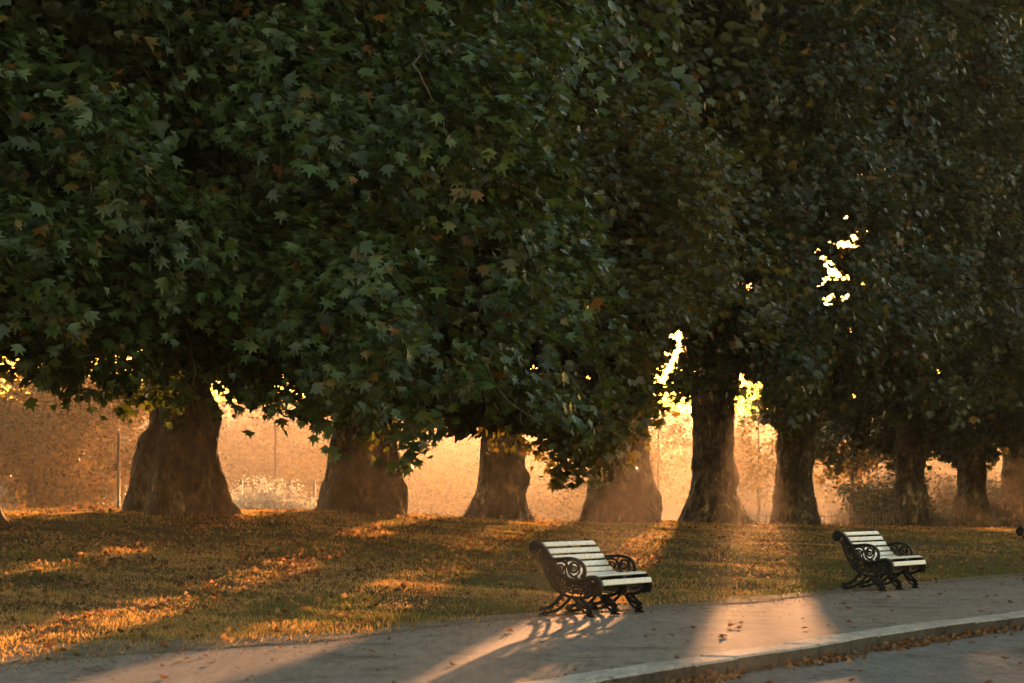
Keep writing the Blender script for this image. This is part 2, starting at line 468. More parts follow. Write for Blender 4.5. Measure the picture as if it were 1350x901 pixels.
def sprays(P, outv, m, leaf, rng, length=.9, simple=False):
    """m leaves around each drooping shoot that starts at P and grows outwards"""
    n = len(P)
    a = norm(outv * .7 + np.array([0, 0, -.45]) + rand_dir(n, rng) * .55)
    L = length * rng.uniform(.6, 1.3, n)
    s = rng.random((n, m)) ** .8
    pos = P[:, None] + a[:, None] * (s * L[:, None])[..., None] + rng.normal(size=(n, m, 3)) * .17
    pos[..., 2] -= .25 * (s ** 2) * L[:, None]
    pos = pos.reshape(-1, 3)
    o = np.repeat(outv, m, 0); aa = np.repeat(a, m, 0); nm = n * m
    nr = o * .6 + np.array([0, 0, .6]) + np.repeat(rand_dir(n, rng), m, 0) * .5 + rand_dir(nm, rng) * .38
    tip = np.array([0, 0, -.9]) + aa * .6 + rand_dir(nm, rng) * .75
    sz = leaf * rng.uniform(.5, 1.3, nm) * np.repeat(rng.uniform(.85, 1.15, n), m)
    return pos, nr, tip, sz, (P, a, L)

def shoot_tubes(P, a, L, r=.006):
    """thin three-sided shoots"""
    n = len(P)
    up = np.array([.2, .1, 1.0]); s1 = norm(np.cross(a, up)); s2 = np.cross(a, s1)
    V = []
    for f in (0.0, .55, 1.05):
        c = P + a * (L * f)[:, None]; c[:, 2] -= .25 * f * f * L
        rr = r * (1 - .6 * f)
        for w in (0, 2.09, 4.19):
            V.append(c + (s1 * math.cos(w) + s2 * math.sin(w)) * rr)
    V = np.stack(V, 1).reshape(-1, 3)
    q = []
    for k in range(2):
        for j in range(3):
            jj = (j + 1) % 3
            q.append((k * 3 + j, k * 3 + jj, k * 3 + 3 + jj, k * 3 + 3 + j))
    Q = (np.array(q)[None] + (np.arange(n) * 9)[:, None, None]).reshape(-1, 4)
    return V, Q

def crown_mesh(parts, shoots=None):
    """parts: list of (pos,nr,tip,size,simple,tints base,autumn)"""
    V = []; T = []; C = []; off = 0
    for pos, nr, tip, sz, simple, base, autumn, rng in parts:
        v, t, k = leaves_geo(pos, nr, tip, sz, simple)
        V.append(v); T.append(t + off); off += len(v); C.append(leaf_tints(len(pos), k, base, autumn, rng) if simple != 2 else np.repeat(np.array(base)[None] * rng.uniform(.85, 1.15, (len(pos), 1)), k, 0))
    V = np.concatenate(V); T = np.concatenate(T); C = np.concatenate(C)
    idx = T.ravel(); sizes = np.full(len(T), 3); mi = np.zeros(len(T))
    if shoots is not None:
        v2, q2 = shoots
        idx = np.concatenate([idx, (q2 + len(V)).ravel()]); sizes = np.concatenate([sizes, np.full(len(q2), 4)])
        mi = np.concatenate([mi, np.ones(len(q2))]); V = np.concatenate([V, v2]); C = np.concatenate([C, np.full((len(v2), 3), .1)])
    return np_mesh('crown', V, idx, sizes, C, mi)

SUN_DIR = np.array([math.sin(R_(SUN_AZ)) * math.cos(R_(SUN_EL)), math.cos(R_(SUN_AZ)) * math.cos(R_(SUN_EL)), math.sin(R_(SUN_EL))])
CAM = np.array([0, 0, H])

# open windows in the canopy (ends of a straight tunnel, radius at far end, keep ratio)
GAPS = [
    # start, direction, radius per metre of distance, keep
]
def gap_line(px, py, rad_px, keep):
    d = np.array([(px - PX) / F, 1.0, (HY - py) / F])
    GAPS.append((d, rad_px / F, keep))
for g in [(970, 432, 4, .0), (972, 405, 3, .0), (964, 420, 3, .0), (971, 470, 4, .0), (884, 465, 10, .3), (905, 455, 9, .2), (866, 487, 10, .25), (972, 487, 5, .04), (1090, 345, 9, .05), (1075, 325, 7, .04), (1104, 360, 7, .04), (985, 370, 8, .05), (1135, 222, 6, .04), (1112, 385, 8, .06), (1092, 395, 7, .06), (1128, 318, 6, .06), (1082, 372, 6, .05), (980, 530, 6, .08), (990, 560, 8, .1), (1068, 302, 4, .06), (800, 470, 3, 0), (745, 462, 3, 0), (1146, 300, 3, 0)]:
    gap_line(*g)
_gr = np.random.default_rng(21)
for (xa, xb, ya, yb, cnt_) in [(972, 1000, 490, 570, 9), (1058, 1145, 280, 410, 22), (858, 910, 430, 540, 12), (700, 860, 430, 540, 8), (1120, 1330, 430, 580, 12)]:
    for _ in range(cnt_):
        gap_line(_gr.uniform(xa, xb), _gr.uniform(ya, yb), _gr.uniform(1.5, 5.5), .03)

def keep_mask(P, rng):
    k = np.ones(len(P), bool); q = P - CAM; tY = q[:, 1]; nz = 0.55 + .9 * vnoise(P, 1.3, 41)
    for d, r, keep in GAPS:
        dist = np.hypot(q[:, 0] - d[0] * tY, q[:, 2] - d[2] * tY)
        hit = dist < r * tY * nz + .10
        k &= ~(hit & (rng.random(len(P)) > keep))
    return k

def trunk_mesh(r0, hgt, seed, nseg=144):
    hs = np.concatenate([np.linspace(-.35, .6, 14), np.linspace(.66, 4.2, 60), np.linspace(4.4, hgt, 24)])
    prof_h = [-.4, 0, .12, .3, .6, 1.0, 1.6, 2.4, 5, hgt]
    prof_r = [1.06, 1.0, .955, .90, .835, .755, .635, .575, .53, .34] if r0 > .9 and seed < 25 else [1.08, 1.0, .91, .82, .72, .65, .58, .55, .52, .34]
    ph = np.linspace(0, 2 * np.pi, nseg, endpoint=False)
    r = np.interp(hs, prof_h, prof_r)[:, None] * r0 * np.ones((1, nseg))
    rr = np.random.default_rng(seed)
    fl = np.zeros_like(r)
    for k in range(3, 9):
        fl += np.cos(k * ph + rr.uniform(0, 6.28))[None] * rr.uniform(.4, 1) / k * np.exp(-np.clip(hs, 0, 9) / (1.6 / k + .25))[:, None]
        fl += .18 * np.cos(k * ph + rr.uniform(0, 6.28) + .25 * hs[:, None]) / k
    r = r * (1 + .42 * fl)
    X = r * np.cos(ph); Y = r * np.sin(ph); Z = np.repeat(hs[:, None], nseg, 1)
    P = np.stack([X, Y, Z], -1).reshape(-1, 3) + seed * 7.3
    disp = ((vnoise(P, .8, 4) - .5) * .2 + (vnoise(P, 1.8, 1) - .5) * .24 + (vnoise(P * [1, 1, .45], 4.5, 2) - .5) * .13 + (vnoise(P * [1, 1, .5], 12, 3) - .5) * .06).reshape(r.shape)
    kn = np.zeros(len(P))
    for _ in range(9 if seed < 27 else 3):
        a, hh_ = rr.uniform(0, 6.28), rr.uniform(.2, 3.2); sz_ = rr.uniform(.10, .30)
        da = np.abs((np.repeat(ph[None], len(hs), 0).ravel() - a + np.pi) % (2 * np.pi) - np.pi) * r.ravel()
        kn += rr.uniform(.3, .75) * sz_ * np.exp(-(da ** 2 + (Z.ravel() - hh_) ** 2) / sz_ ** 2)
    if seed == 23:
        da = np.abs((np.repeat(ph[None], len(hs), 0).ravel() + .55 + np.pi) % (2 * np.pi) - np.pi) * r.ravel()
        kn += .30 * np.exp(-(da ** 2 + (Z.ravel() - .95) ** 2) / .26 ** 2)
    disp = disp + kn.reshape(r.shape)
    burl = (np.clip(vnoise(P, 1.1, 8) - .72, 0, 1) * .9).reshape(r.shape)
    r = r + (disp + burl) * r0
    lean = rr.uniform(-.015, .015, 2)
    X = r * np.cos(ph) + lean[0] * hs[:, None]; Y = r * np.sin(ph) + lean[1] * hs[:, None]
    i = np.arange(r.size).reshape(r.shape); j = np.roll(i, -1, 1)
    q = np.stack([i[:-1], j[:-1], j[1:], i[1:]], -1).reshape(-1, 4)
    return np_mesh('trunk', np.stack([X, Y, Z], -1).reshape(-1, 3), q.ravel(), np.full(len(q), 4), smooth_shade=True)

TREE_LABELS = [
    'plane tree cut by the left frame edge, only the foot of its trunk showing',
    'broad flared plane trunk under the nearest big leaves, left of the pale bush',
    'wide plane trunk just right of the pale bush and wire fence',
    'slim plane trunk with a bulging burl, up the bank left of the nearer bench',
    'hazy brown plane trunk rising behind the nearer bench back',
    'dark plane trunk wrapped in hanging leaves with the sun breaking beside it',
    'dark plane trunk with a bulge, left of the iron railing gap before the farther bench',
    'dark plane trunk rising behind the farther bench',
    'dark plane trunk second from the right frame edge',
    'shaded plane trunk at the right frame edge']

def make_tree(i, off, R, bot, top, n_lobe, leaf, greens, autumn, Rb=6.0, hem_b=6.5):
    """off: middle of the boughs that hang towards the road, seen from the trunk; R their spread; bot, top: lowest leaves and top above the eye-level datum"""
    bx, by, bz, r0 = TB[i]
    rng = np.random.default_rng(100 + i)
    root = empty('plane_tree', (bx, by, bz))
    tag(root, TREE_LABELS[i], 'tree', 'row of plane trees on the grass bank')
    link('trunk', trunk_mesh(r0, 11, 20 + i), M['bark'], root)
    cx, cy = bx + off[0], by + off[1]
    view = -np.array([cx, cy]) / np.hypot(cx, cy); a0 = math.atan2(view[1], view[0])
    pr = np.array([.25, .55, .80, .93, 1.0, 1.0, .97, .90, .72, .40, .05])
    lo = min(top - bot, 14.5); pz = np.concatenate([np.array([.16, .09, .03, .02, .10, .22]) * lo, .22 * lo + np.array([.2, .45, .72, .92, 1.0]) * (top - bot - .22 * lo)])
    seg = np.hypot(np.diff(pr) * R, np.diff(pz)); cu = np.concatenate([[0], np.cumsum(seg)]); cu /= cu[-1]
    lobes = []; tries = 0
    while len(lobes) < n_lobe and tries < 9000:
        tries += 1
        t = rng.random(); phi = a0 + rng.uniform(-1.75, 1.75)
        rho = np.interp(t, cu, pr) * R; z = np.interp(t, cu, pz)
        r = rng.uniform(.7, 1.6)
        rad = np.array([math.cos(phi), math.sin(phi), 0])
        dz = (np.interp(min(t + .03, 1), cu, pz) - np.interp(max(t - .03, 0), cu, pz)); dr = (np.interp(min(t + .03, 1), cu, pr) - np.interp(max(t - .03, 0), cu, pr)) * R
        nn = np.array([dz, -dr]) / max(math.hypot(dz, dr), 1e-6)
        out = rad * nn[0] + np.array([0, 0, nn[1]])
        p = np.array([cx, cy, bot + r * .75 + z]) + rad * (rho - r * .6 + rng.uniform(-1.5, .7))
        if (i == 2 and p[0] > -1.9) or (i == 3 and p[0] < .45) or (i == 4 and p[0] < 1.7): continue
        if p[2] > H + HY / F * p[1] + 2.0 or abs(p[0] / p[1]) > .27: continue
        if any(np.linalg.norm((p - q) * [1, 1, .8]) < .93 * (r + rq) for q, rq, _ in lobes): continue
        lobes.append((p, r, out))
    LP = np.array([l[0] for l in lobes]); LR = np.array([l[1] for l in lobes]); LO = np.array([l[2] for l in lobes])
    cnt = (52 * LR ** 2).astype(int); w = np.repeat(np.arange(len(lobes)), cnt); n = len(w)
    d = norm(rng.normal(size=(n, 3)) + LO[w] * .75 + np.array([0, 0, .25]) + view_3(view) * .35)
    P = LP[w] + d * (LR[w] * (.55 + .45 * rng.random(n) ** .6))[:, None] * np.array([1, 1, 1.1])
    o = norm(d * .75 + LO[w] * .5 + np.array([0, 0, .15]))
    def hem(Q):
        lift = (.1, .9, .9)[i] * smooth((-Q[:, 0] - 2.2) / 2.5) if i < 3 else 0
        if i == 3: lift = 2.3 * np.clip((Q[:, 0] - 1.9) / 1.7, 0, 1)
        if i == 4: lift = 1.3 * smooth((Q[:, 0] - 2.5) / .6) * (1 - smooth((Q[:, 0] - 4.6) / .8))
        if i == 5: lift = 2.8 * (1 - smooth((Q[:, 0] - 4.1) / .5)) + 1.4 * smooth((Q[:, 0] - 5.9) / .5)
        return bot + lift + (vnoise(Q * [1, 1, 0], .5, 80 + i) - .38) * 2.0 + (vnoise(Q * [1, 1, 0], 1.4, 90 + i) - .5) * .7
    k = keep_mask(P, rng) & (P[:, 2] > hem(P) + .35)
    P, o = P[k], o[k]
    pos, nr, tip, sz, sh = sprays(P, o, 15, leaf, rng, .62)
    g = keep_mask(pos, rng) & (pos[:, 2] > hem(pos) + .1)
    parts = [(pos[g], nr[g], tip[g], sz[g], i >= 6, greens, autumn, rng)]
    kk = sh[0][:, 2] > hem(sh[0]) + .9
    shoots = shoot_tubes(sh[0][kk], sh[1][kk], sh[2][kk])
    # leaves deeper inside the crown, behind the hanging boughs, and the top out of view
    n2 = 4400
    phi = rng.uniform(0, 2 * np.pi, n2); t = rng.uniform(.04, 1, n2)
    rho = np.interp(t, cu, pr) * (R - (1.3 if i == 0 else 2.0)) * rng.uniform(.35, 1, n2) ** .5; z = bot + 1.5 + np.interp(t, cu, pz)
    rad = np.stack([np.cos(phi), np.sin(phi), phi * 0], -1)
    P = np.stack([cx + np.cos(phi) * rho, cy + np.sin(phi) * rho, z], -1)
    n3 = 4200
    ph3 = rng.uniform(0, 2 * np.pi, n3); rh3 = Rb * np.sqrt(rng.uniform(.02, 1, n3)); z3 = hem_b + rng.uniform(0, 1, n3) * (27 - hem_b) * (1 - .5 * (rh3 / Rb) ** 2)
    rad = np.concatenate([rad, np.stack([np.cos(ph3), np.sin(ph3), ph3 * 0], -1)])
    P = np.concatenate([P, np.stack([bx + np.cos(ph3) * rh3, by + np.sin(ph3) * rh3, z3], -1)])
    g = keep_mask(P, rng)
    P, o = P[g], rad[g]
    pos, nr, tip, sz, _ = sprays(P, o, 9, .27, rng, 1.1)
    g = keep_mask(pos, rng) & (pos[:, 2] > hem(pos) + 1.2)
    parts.append((pos[g], nr[g], tip[g], sz[g], True, greens, autumn, rng))
    me = crown_mesh([(p - [bx, by, bz], *rest) for p, *rest in parts], (shoots[0] - [bx, by, bz], shoots[1]))
    link('crown', me, [M['leaf'], M['twig']], root)
    # main limbs
    for q in range(7):
        a = a0 + (q - 3) * .85 + rng.uniform(-.25, .25); h0 = rng.uniform(4.2, 7.5) + (3.2 if i in (5, 6) else 0); rr = R * rng.uniform(.6, .85)
        h1 = h0 + rng.uniform(.5, 3.5); b = MB()
        p0 = Vector((0, 0, h0)); p1 = Vector((math.cos(a) * rr * .35, math.sin(a) * rr * .35, h0 + 1.3)); p2 = Vector((math.cos(a + .2) * rr * .7, math.sin(a + .2) * rr * .7, h1 + .6)); p3 = Vector((math.cos(a + .1) * rr, math.sin(a + .1) * rr, h1 - .2))
        pts = [Vector((*p2d, z)) for (*p2d, z) in catmull([p0, p1, p2, p3], 6)]
        b.tube(pts, np.linspace(.26, .05, len(pts)) * r0 * 1.1, 10)
        b.build('limb', M['bark'], root, True)
    return root, LP, LR

def view_3(v): return np.array([v[0], v[1], 0.0])

G1 = (.050, .076, .024); G2 = (.060, .064, .017); G3 = (.025, .038, .012)
TREE_SPEC = [  # offset of the boughs, spread, lowest leaves, top, lobes, leaf size, green, share of turned leaves
    ((.2, -3.4), 4.4, 2.45, 22, 60, .20, G1, .05), ((1.75, -4.6), 4.8, 2.0, 24, 60, .20, G1, .05), ((.6, -1.2), 4.2, 2.3, 25, 44, .195, G1, .06),
    ((.75, -7.0), 4.1, 1.75, 9.6, 60, .18, G2, .11), ((1.1, -3.2), 5.0, 3.1, 27, 75, .185, G3, .08), ((.8, -1.6), 4.9, 3.6, 28, 70, .20, G3, .06),
    ((.9, -1.7), 5.4, 3.4, 29, 80, .21, G3, .05), ((.9, -1.8), 6.4, 3.6, 31, 90, .22, G3, .05), ((.9, -1.8), 6.6, 2.6, 31, 80, .23, G3, .05), ((.9, -1.8), 6.6, 2.6, 31, 80, .23, G3, .05)]
def seed_ball_mesh(rng):
    b = MB(); z = 0.0
    for k in range(int(rng.integers(2, 4))):
        dz = rng.uniform(.05, .09); b.tube([(0, 0, z), (.004, 0, z - dz)], .0025, 4); z -= dz
        ph = np.linspace(0, np.pi, 7)
        b.tube([(0, 0, z - .018 + .018 * math.cos(q)) for q in ph], [max(.001, .019 * math.sin(q)) for q in ph], 9); z -= .036
    me = bpy.data.meshes.new('seed_ball'); me.from_pydata(b.v, [], b.f); me.update(); me.materials.append(M['fruit'])
    me.polygons.foreach_set('use_smooth', np.ones(len(me.polygons), bool))
    return me
BALLS = [seed_ball_mesh(np.random.default_rng(k)) for k in range(4)]
def hang_details(root, LP, LR, n, seed):
    rng = np.random.default_rng(seed); crown = [c for c in root.children if c.name.startswith('crown')][0]
    for k in range(n):
        j = int(rng.integers(0, len(LP))); d = norm(np.array([rng.normal() * .6, -1.0, rng.normal() * .5]))
        p = LP[j] + d * LR[j] * 1.12
        o = bpy.data.objects.new('seed_ball', BALLS[k % 4]); COL.objects.link(o); o.parent = crown
        o.location = p - np.array(root.location); o.rotation_euler = (0, 0, rng.uniform(0, 6.28))
    for k in range(7):
        j = int(rng.integers(0, len(LP))); p = LP[j] + np.array([rng.uniform(-.5, .5), -LR[j] * 1.15, .4]) - np.array(root.location)
        b = MB(); q = Vector(p); pts = [q.copy()]
        dr = Vector((rng.uniform(-.3, .3), rng.uniform(-.1, .1), -1))
        for m in range(9):
            dr = (dr + Vector((rng.normal() * .22, rng.normal() * .1, 0))).normalized(); q = q + dr * .15; pts.append(q.copy())
        b.tube([pts[0] + Vector((.1, .5, .25))] + pts, np.linspace(.012, .004, len(pts) + 1), 6)
        for m in (4, 6):
            b.tube([pts[m], pts[m] + Vector((rng.normal() * .12, -.03, -.16)), pts[m] + Vector((rng.normal() * .2, -.03, -.36))], [.006, .004, .002], 5)
        b.build('bare_twig', M['twig'], crown, True)
ROOTS = []
for i, sp in enumerate(TREE_SPEC):
    rt, lp, lr = make_tree(i, *sp); ROOTS.append(rt)
    if i in (0, 1, 2): hang_details(rt, lp, lr, (25, 60, 25)[i], 300 + i)

# ------------------------------------------------------------------ benches
def scroll(c, r0, r1, a0, a1, n=28):
    return [(c[0] + (r0 + (r1 - r0) * k / (n - 1)) * math.cos(a0 + (a1 - a0) * k / (n - 1)), c[1] + (r0 + (r1 - r0) * k / (n - 1)) * math.sin(a0 + (a1 - a0) * k / (n - 1))) for k in range(n)]

LEN = 1.36
SEAT_LINE = [(-.055, .845), (.005, .79), (.065, .71), (.125, .625), (.19, .535), (.265, .462), (.36, .418), (.46, .415), (.56, .438), (.64, .455), (.70, .435), (.735, .375), (.735, .30), (.715, .245)]
LOW_LINE = [(-.045, .73), (.0, .61), (.06, .47), (.13, .355), (.22, .283), (.34, .235), (.48, .22), (.58, .235), (.67, .285), (.715, .33)]

def leg_pieces(b, y, side):
    mp = lambda u, z, n: (u, y + n, z)
    if side == 'back':
        main = catmull([(.27, .285), (.205, .205), (.13, .135), (.06, .10), (.005, .095)], 5); b.band(main, .017, .017, mp)
        b.band(catmull([(.36, .225), (.29, .155), (.20, .085), (.10, .045), (.02, .04)], 5), .014, .015, mp)
        for q in ((.25, .205), (.185, .138), (.115, .09)): b.band(scroll(q, .02, .014, 0, 5.6, 12), .008, .012, mp)
        c = (.0, .068)
    else:
        b.band(catmull([(.40, .225), (.47, .165), (.53, .12), (.60, .10)], 5), .016, .017, mp)
        b.band(catmull([(.50, .225), (.545, .165), (.60, .12), (.63, .10)], 5), .015, .015, mp)
        b.band(scroll((.50, .185), .02, .014, 0, 5.6, 12), .008, .012, mp)
        b.band(catmull([(.42, .2), (.48, .11), (.55, .05), (.60, .035)], 5), .011, .013, mp)
        c = (.605, .066)
    b.band(scroll(c, .036, .010, 1.2, 10.5, 30), .0125, .024, mp)
    b.box((c[0], y, .0135), (.11, .075, .027), None, .006)
    return b

def make_bench():
    root = empty('park_bench', (0, 0, 0))
    for e in range(3):
        y = (0, LEN / 2, LEN)[e]
        mp = lambda u, z, n, y=y: (u, y + n, z)
        b = MB()
        sc = scroll((-.105, .79), .022, .072, -7.6, 1.0, 40) if False else None
        curl = scroll((-.108, .792), .018, .066, math.pi * 3.2, math.pi * .38, 46)
        path = curl + catmull(SEAT_LINE[1:], 6)
        w = np.concatenate([np.linspace(.012, .021, len(curl)), np.linspace(.022, .024, len(path) - len(curl))])
        if e == 1:
            path = catmull(SEAT_LINE, 6); w = .02
        b.band(path, w, .020, mp)
        if e != 1:
            b.band(path[8:], w[8:] * .34 if hasattr(w, '__len__') else .007, .027, mp, 8)       # raised bead along the casting
            b.band(scroll((-.108, .792), .017, .004, 0, 6.3, 14), .012, .026, mp)
        b.band(catmull(LOW_LINE, 6), .015, .017, mp)
        frame = b.build('iron_end' if e != 1 else 'centre_support', M['iron'], root, True)
        if e != 1:
            l = MB(); rr = random.Random(3 + e)
            U = np.array(catmull(SEAT_LINE[1:12], 8)); Lw = np.array(catmull(LOW_LINE, 8))
            for k in range(26):                                            # curls filling the side casting
                f = (k + .5) / 26
                p0 = U[int(f * (len(U) - 1))]; p1 = Lw[int((.05 + f * .92) * (len(Lw) - 1))]
                for g in ((.32, .68) if 3 < k < 24 else (.5,)):
                    c = p0 * (1 - g) + p1 * g; a = rr.uniform(0, 6.28); r = rr.uniform(.024, .036)
                    l.band(scroll(c, r, r * .35, a, a + rr.choice((-1, 1)) * rr.uniform(4.5, 7), 18), .0085, .011, mp, 8)
            for k in range(9):
                f = (k + 1) / 10.5
                p0 = U[int(f * (len(U) - 1))]; p1 = Lw[int((.08 + f * .9) * (len(Lw) - 1))]; m_ = (p0 + p1) / 2 + np.array([rr.uniform(-.02, .02), rr.uniform(-.02, .02)])
                l.band(catmull([p0, m_, p1], 6), .007, .010, mp, 8)
            l.build('scrollwork', M['iron'], frame, True)
            a = MB()
            arm = catmull([(.075, .685), (.135, .668), (.22, .668), (.34, .676), (.45, .652), (.525, .59), (.54, .51), (.505, .455)], 6)
            a.band(arm, np.interp(np.linspace(0, 1, len(arm)), [0, .3, .8, 1], [.012, .015, .016, .022]), .026, mp)
            a.band(scroll((.40, .57), .058, .05, 0, 6.4, 26), .011, .013, mp)
            a.band(scroll((.40, .57), .030, .008, 2, 9.5, 22), .008, .013, mp)
            a.band(scroll((.225, .555), .050, .040, 0, 6.4, 24), .009, .012, mp)
            a.band(scroll((.225, .555), .026, .006, 1, 8, 20), .007, .012, mp)
            a.band(catmull([(.15, .63), (.25, .64), (.315, .60), (.335, .52), (.38, .47), (.45, .452)], 6), .011, .013, mp)
            a.band(catmull([(.33, .665), (.30, .61), (.29, .53), (.315, .455)], 6), .008, .011, mp)
            a.band(catmull([(.17, .60), (.20, .51), (.26, .475)], 6), .007, .011, mp)
            a.band(catmull([(.46, .63), (.475, .57), (.46, .50), (.41, .465)], 6), .008, .011, mp)
            a.build('armrest', M['iron'], frame, True)
            br = MB()
            br.band(catmull([(.70, .40), (.728, .33), (.705, .27), (.66, .25), (.63, .28), (.655, .305)], 6), .013, .02, mp)
            br.build('seat_bracket', M['iron'], frame, True)
        else:
            l = MB(); rr = random.Random(9)
            for k in range(9):
                c = (.30 + .045 * k, .31 + .03 * math.sin(k * 1.3)); a = rr.uniform(0, 6.28)
                l.band(scroll(c, .04, .012, a, a + 6, 16), .009, .012, mp, 8)
            l.build('scrollwork', M['iron'], frame, True)
        for side in ('back', 'front'):
            leg_pieces(MB(), y, side).build('leg', M['iron'], frame, True)
    # pierced apron hanging under the front slat
    ap = MB(); mpa = lambda l, z, n: (.688 + n, l, z)
    ap.band([(q, .355) for q in np.linspace(.02, LEN - .02, 30)], .010, .008, mpa)
    ap.band([(q, .295 + .022 * math.cos(q / LEN * 4 * math.pi)) for q in np.linspace(.02, LEN - .02, 60)], .009, .007, mpa)
    for k in range(22):
        ap.band(scroll((.06 + k * (LEN - .12) / 21, .325), .024, .008, k, k + 5.5, 14), .007, .007, mpa, 8)
    ap.build('apron', M['iron'], root, True)
    # slats along the seat line
    P = np.array(catmull(SEAT_LINE, 14)); T = norm(np.gradient(P, axis=0)); Nn = np.stack([-T[:, 1], T[:, 0]], 1)
    cu = np.concatenate([[0], np.cumsum(np.linalg.norm(np.diff(P, axis=0), axis=1))])
    stop = cu[np.argmin(np.hypot(P[:, 0] - .738, P[:, 1] - .345))]
    ns = 11; step = stop / ns
    for k in range(ns):
        s = (k + .5) * step + .005
        p = np.array([np.interp(s, cu, P[:, 0]), np.interp(s, cu, P[:, 1])]); n = np.array([np.interp(s, cu, Nn[:, 0]), np.interp(s, cu, Nn[:, 1])])
        n /= np.linalg.norm(n); p = p + n * .031
        ang = math.atan2(-n[0], n[1])
        rot = Matrix.Rotation(-ang, 3, 'Y')
        sl = MB(); sl.box((p[0], LEN / 2, p[1]), (step * .71, LEN - .05, .020), rot, .006)
        for yy in (.03, LEN / 2, LEN - .03):                     # bolt heads
            q = p + n * .0125
            sl.box((q[0], yy, q[1]), (.014, .014, .004), rot, .0015)
        sl.build('slat', M['slat'], root)
    return root

PHI = R_(-28)
bench = make_bench()
def put_bench(o, px, Y, label, rz=PHI):
    """px: column of the back foot of the near end"""
    X = (px - PX) / F * Y
    o.location = (X, Y, 0.003); o.rotation_euler = (0, 0, rz)
    tag(o, label, 'bench', 'white slatted iron benches along the pavement')
put_bench(bench, 716, 28.15, 'nearer white slatted bench with scrolled black iron ends, in front of the tree row')
b2 = copy_tree(bench); put_bench(b2, 1113, 35.7, 'farther white slatted bench with scrolled black iron ends, beside the long kerb', R_(-30))
b3 = copy_tree(bench); put_bench(b3, 1353, 40.2, 'bench cut by the right frame edge, only its black scroll showing', R_(-40))

# ------------------------------------------------------------------ grass blades and fallen leaves
def frustum_points(n, y0, y1, rng, power=1.0):
    Y = y0 * (y1 / y0) ** (rng.random(n) ** power)
    X = (rng.random(n) - .5) * 2 * .225 * Y
    return X, Y

rng = np.random.default_rng(5)
X, Y = frustum_points(620000, 17, 95, rng)
d = (edge_x(Y) - X) * .87
P = np.stack([X, Y, X * 0], 1)
row = (X * ROW_N[0] + Y * ROW_N[1]) - np.interp(X * ROW_D[0] + Y * ROW_D[1], RS, RV)
patch = vnoise(P, .9, 31) * .6 + vnoise(P, 3.5, 32) * .4
dens = smooth((d + .05) / 1.1) * .9 + .1
bare = smooth((25 - Y) / 4) * smooth((1.9 - d) / 1.2) * smooth((vnoise(P, .8, 77) - .3) / .25)
k = (d > -.12) & (row > -9) & (rng.random(len(X)) < dens * (1 - .8 * bare)) & (rng.random(len(X)) < .25 + patch * 1.1)
for bx, by, bz, r0 in TB:
    k &= np.hypot(X - bx, Y - by) > r0 * .95
X, Y, d, patch, P = X[k], Y[k], d[k], patch[k], P[k]
Z = ground_h(X, Y)
n = len(X)
hh = (.014 + .042 * rng.random(n) ** 2) * (.5 + patch) * np.where(d < 1.0, 1.25, 1)
ang = rng.uniform(0, 2 * np.pi, n); wd = rng.uniform(.004, .009, n) * (1 + Y / 60)
lean = rng.normal(0, .6, (n, 2)) * hh[:, None]
v = np.zeros((n, 3, 3))
v[:, 0] = np.stack([X - np.cos(ang) * wd, Y - np.sin(ang) * wd, Z - .01], 1)
v[:, 1] = np.stack([X + np.cos(ang) * wd, Y + np.sin(ang) * wd, Z - .01], 1)
v[:, 2] = np.stack([X + lean[:, 0], Y + lean[:, 1], Z + hh], 1)
gm = vnoise(P, .45, 33) * .55 + vnoise(P, 2.2, 34) * .45 + rng.normal(0, .13, n)
straw = np.array([.195, .14, .072]); green = np.array([.055, .068, .025])
f = smooth((gm - .40 + .12 * smooth((X + 1) / 4)) / .24)[:, None]
tint = (green * f + straw * (1 - f)) * rng.uniform(.6, 1.35, (n, 1))
me = np_mesh('grass', v.reshape(-1, 3), np.arange(n * 3), np.full(n, 3), np.repeat(tint, 3, 0))
tag(link('grass', me, M['grass']), 'dry short grass on the bank under the trees', 'grass', kind='stuff')

DRY = np.array([[.15, .075, .034], [.20, .115, .055], [.11, .06, .032], [.25, .165, .09], [.08, .05, .03]])
def litter(X, Y, Z, size, rng, lay=.45, simple=True):
    n = len(X)
    nr = np.array([0, 0, 1.0]) + rng.normal(0, lay, (n, 3)); tip = np.concatenate([rand_dir(n, rng)[:, :2], np.zeros((n, 1))], 1)
    v, t, k = leaves_geo(np.stack([X, Y, Z], 1), nr, tip, size, simple, curl=1.6)
    c = DRY[rng.integers(0, len(DRY), n)] * rng.uniform(.6, 1.3, (n, 1))
    return np_mesh('fallen_leaves', v, t.ravel(), np.full(len(t), 3), np.repeat(c, k, 0))
X, Y = frustum_points(36000, 18, 90, rng)
d = (edge_x(Y) - X) * .87
row = (X * ROW_N[0] + Y * ROW_N[1]) - np.interp(X * ROW_D[0] + Y * ROW_D[1], RS, RV)
P = np.stack([X, Y, X * 0], 1)
k = (d > .05) & (row > -6) & (rng.random(len(X)) < (.14 + .9 * smooth(d / 9)) * np.clip(2.2 * vnoise(P, .7, 36) * vnoise(P, 2.4, 37) + .08, 0, 1))
X, Y = X[k], Y[k]
o = link('leaf_litter', litter(X, Y, ground_h(X, Y) + rng.uniform(.015, .05, len(X)), rng.uniform(.04, .095, len(X)), rng), M['litter'])
tag(o, 'rust brown leaf litter scattered through the grass bank', 'leaf litter', kind='stuff')

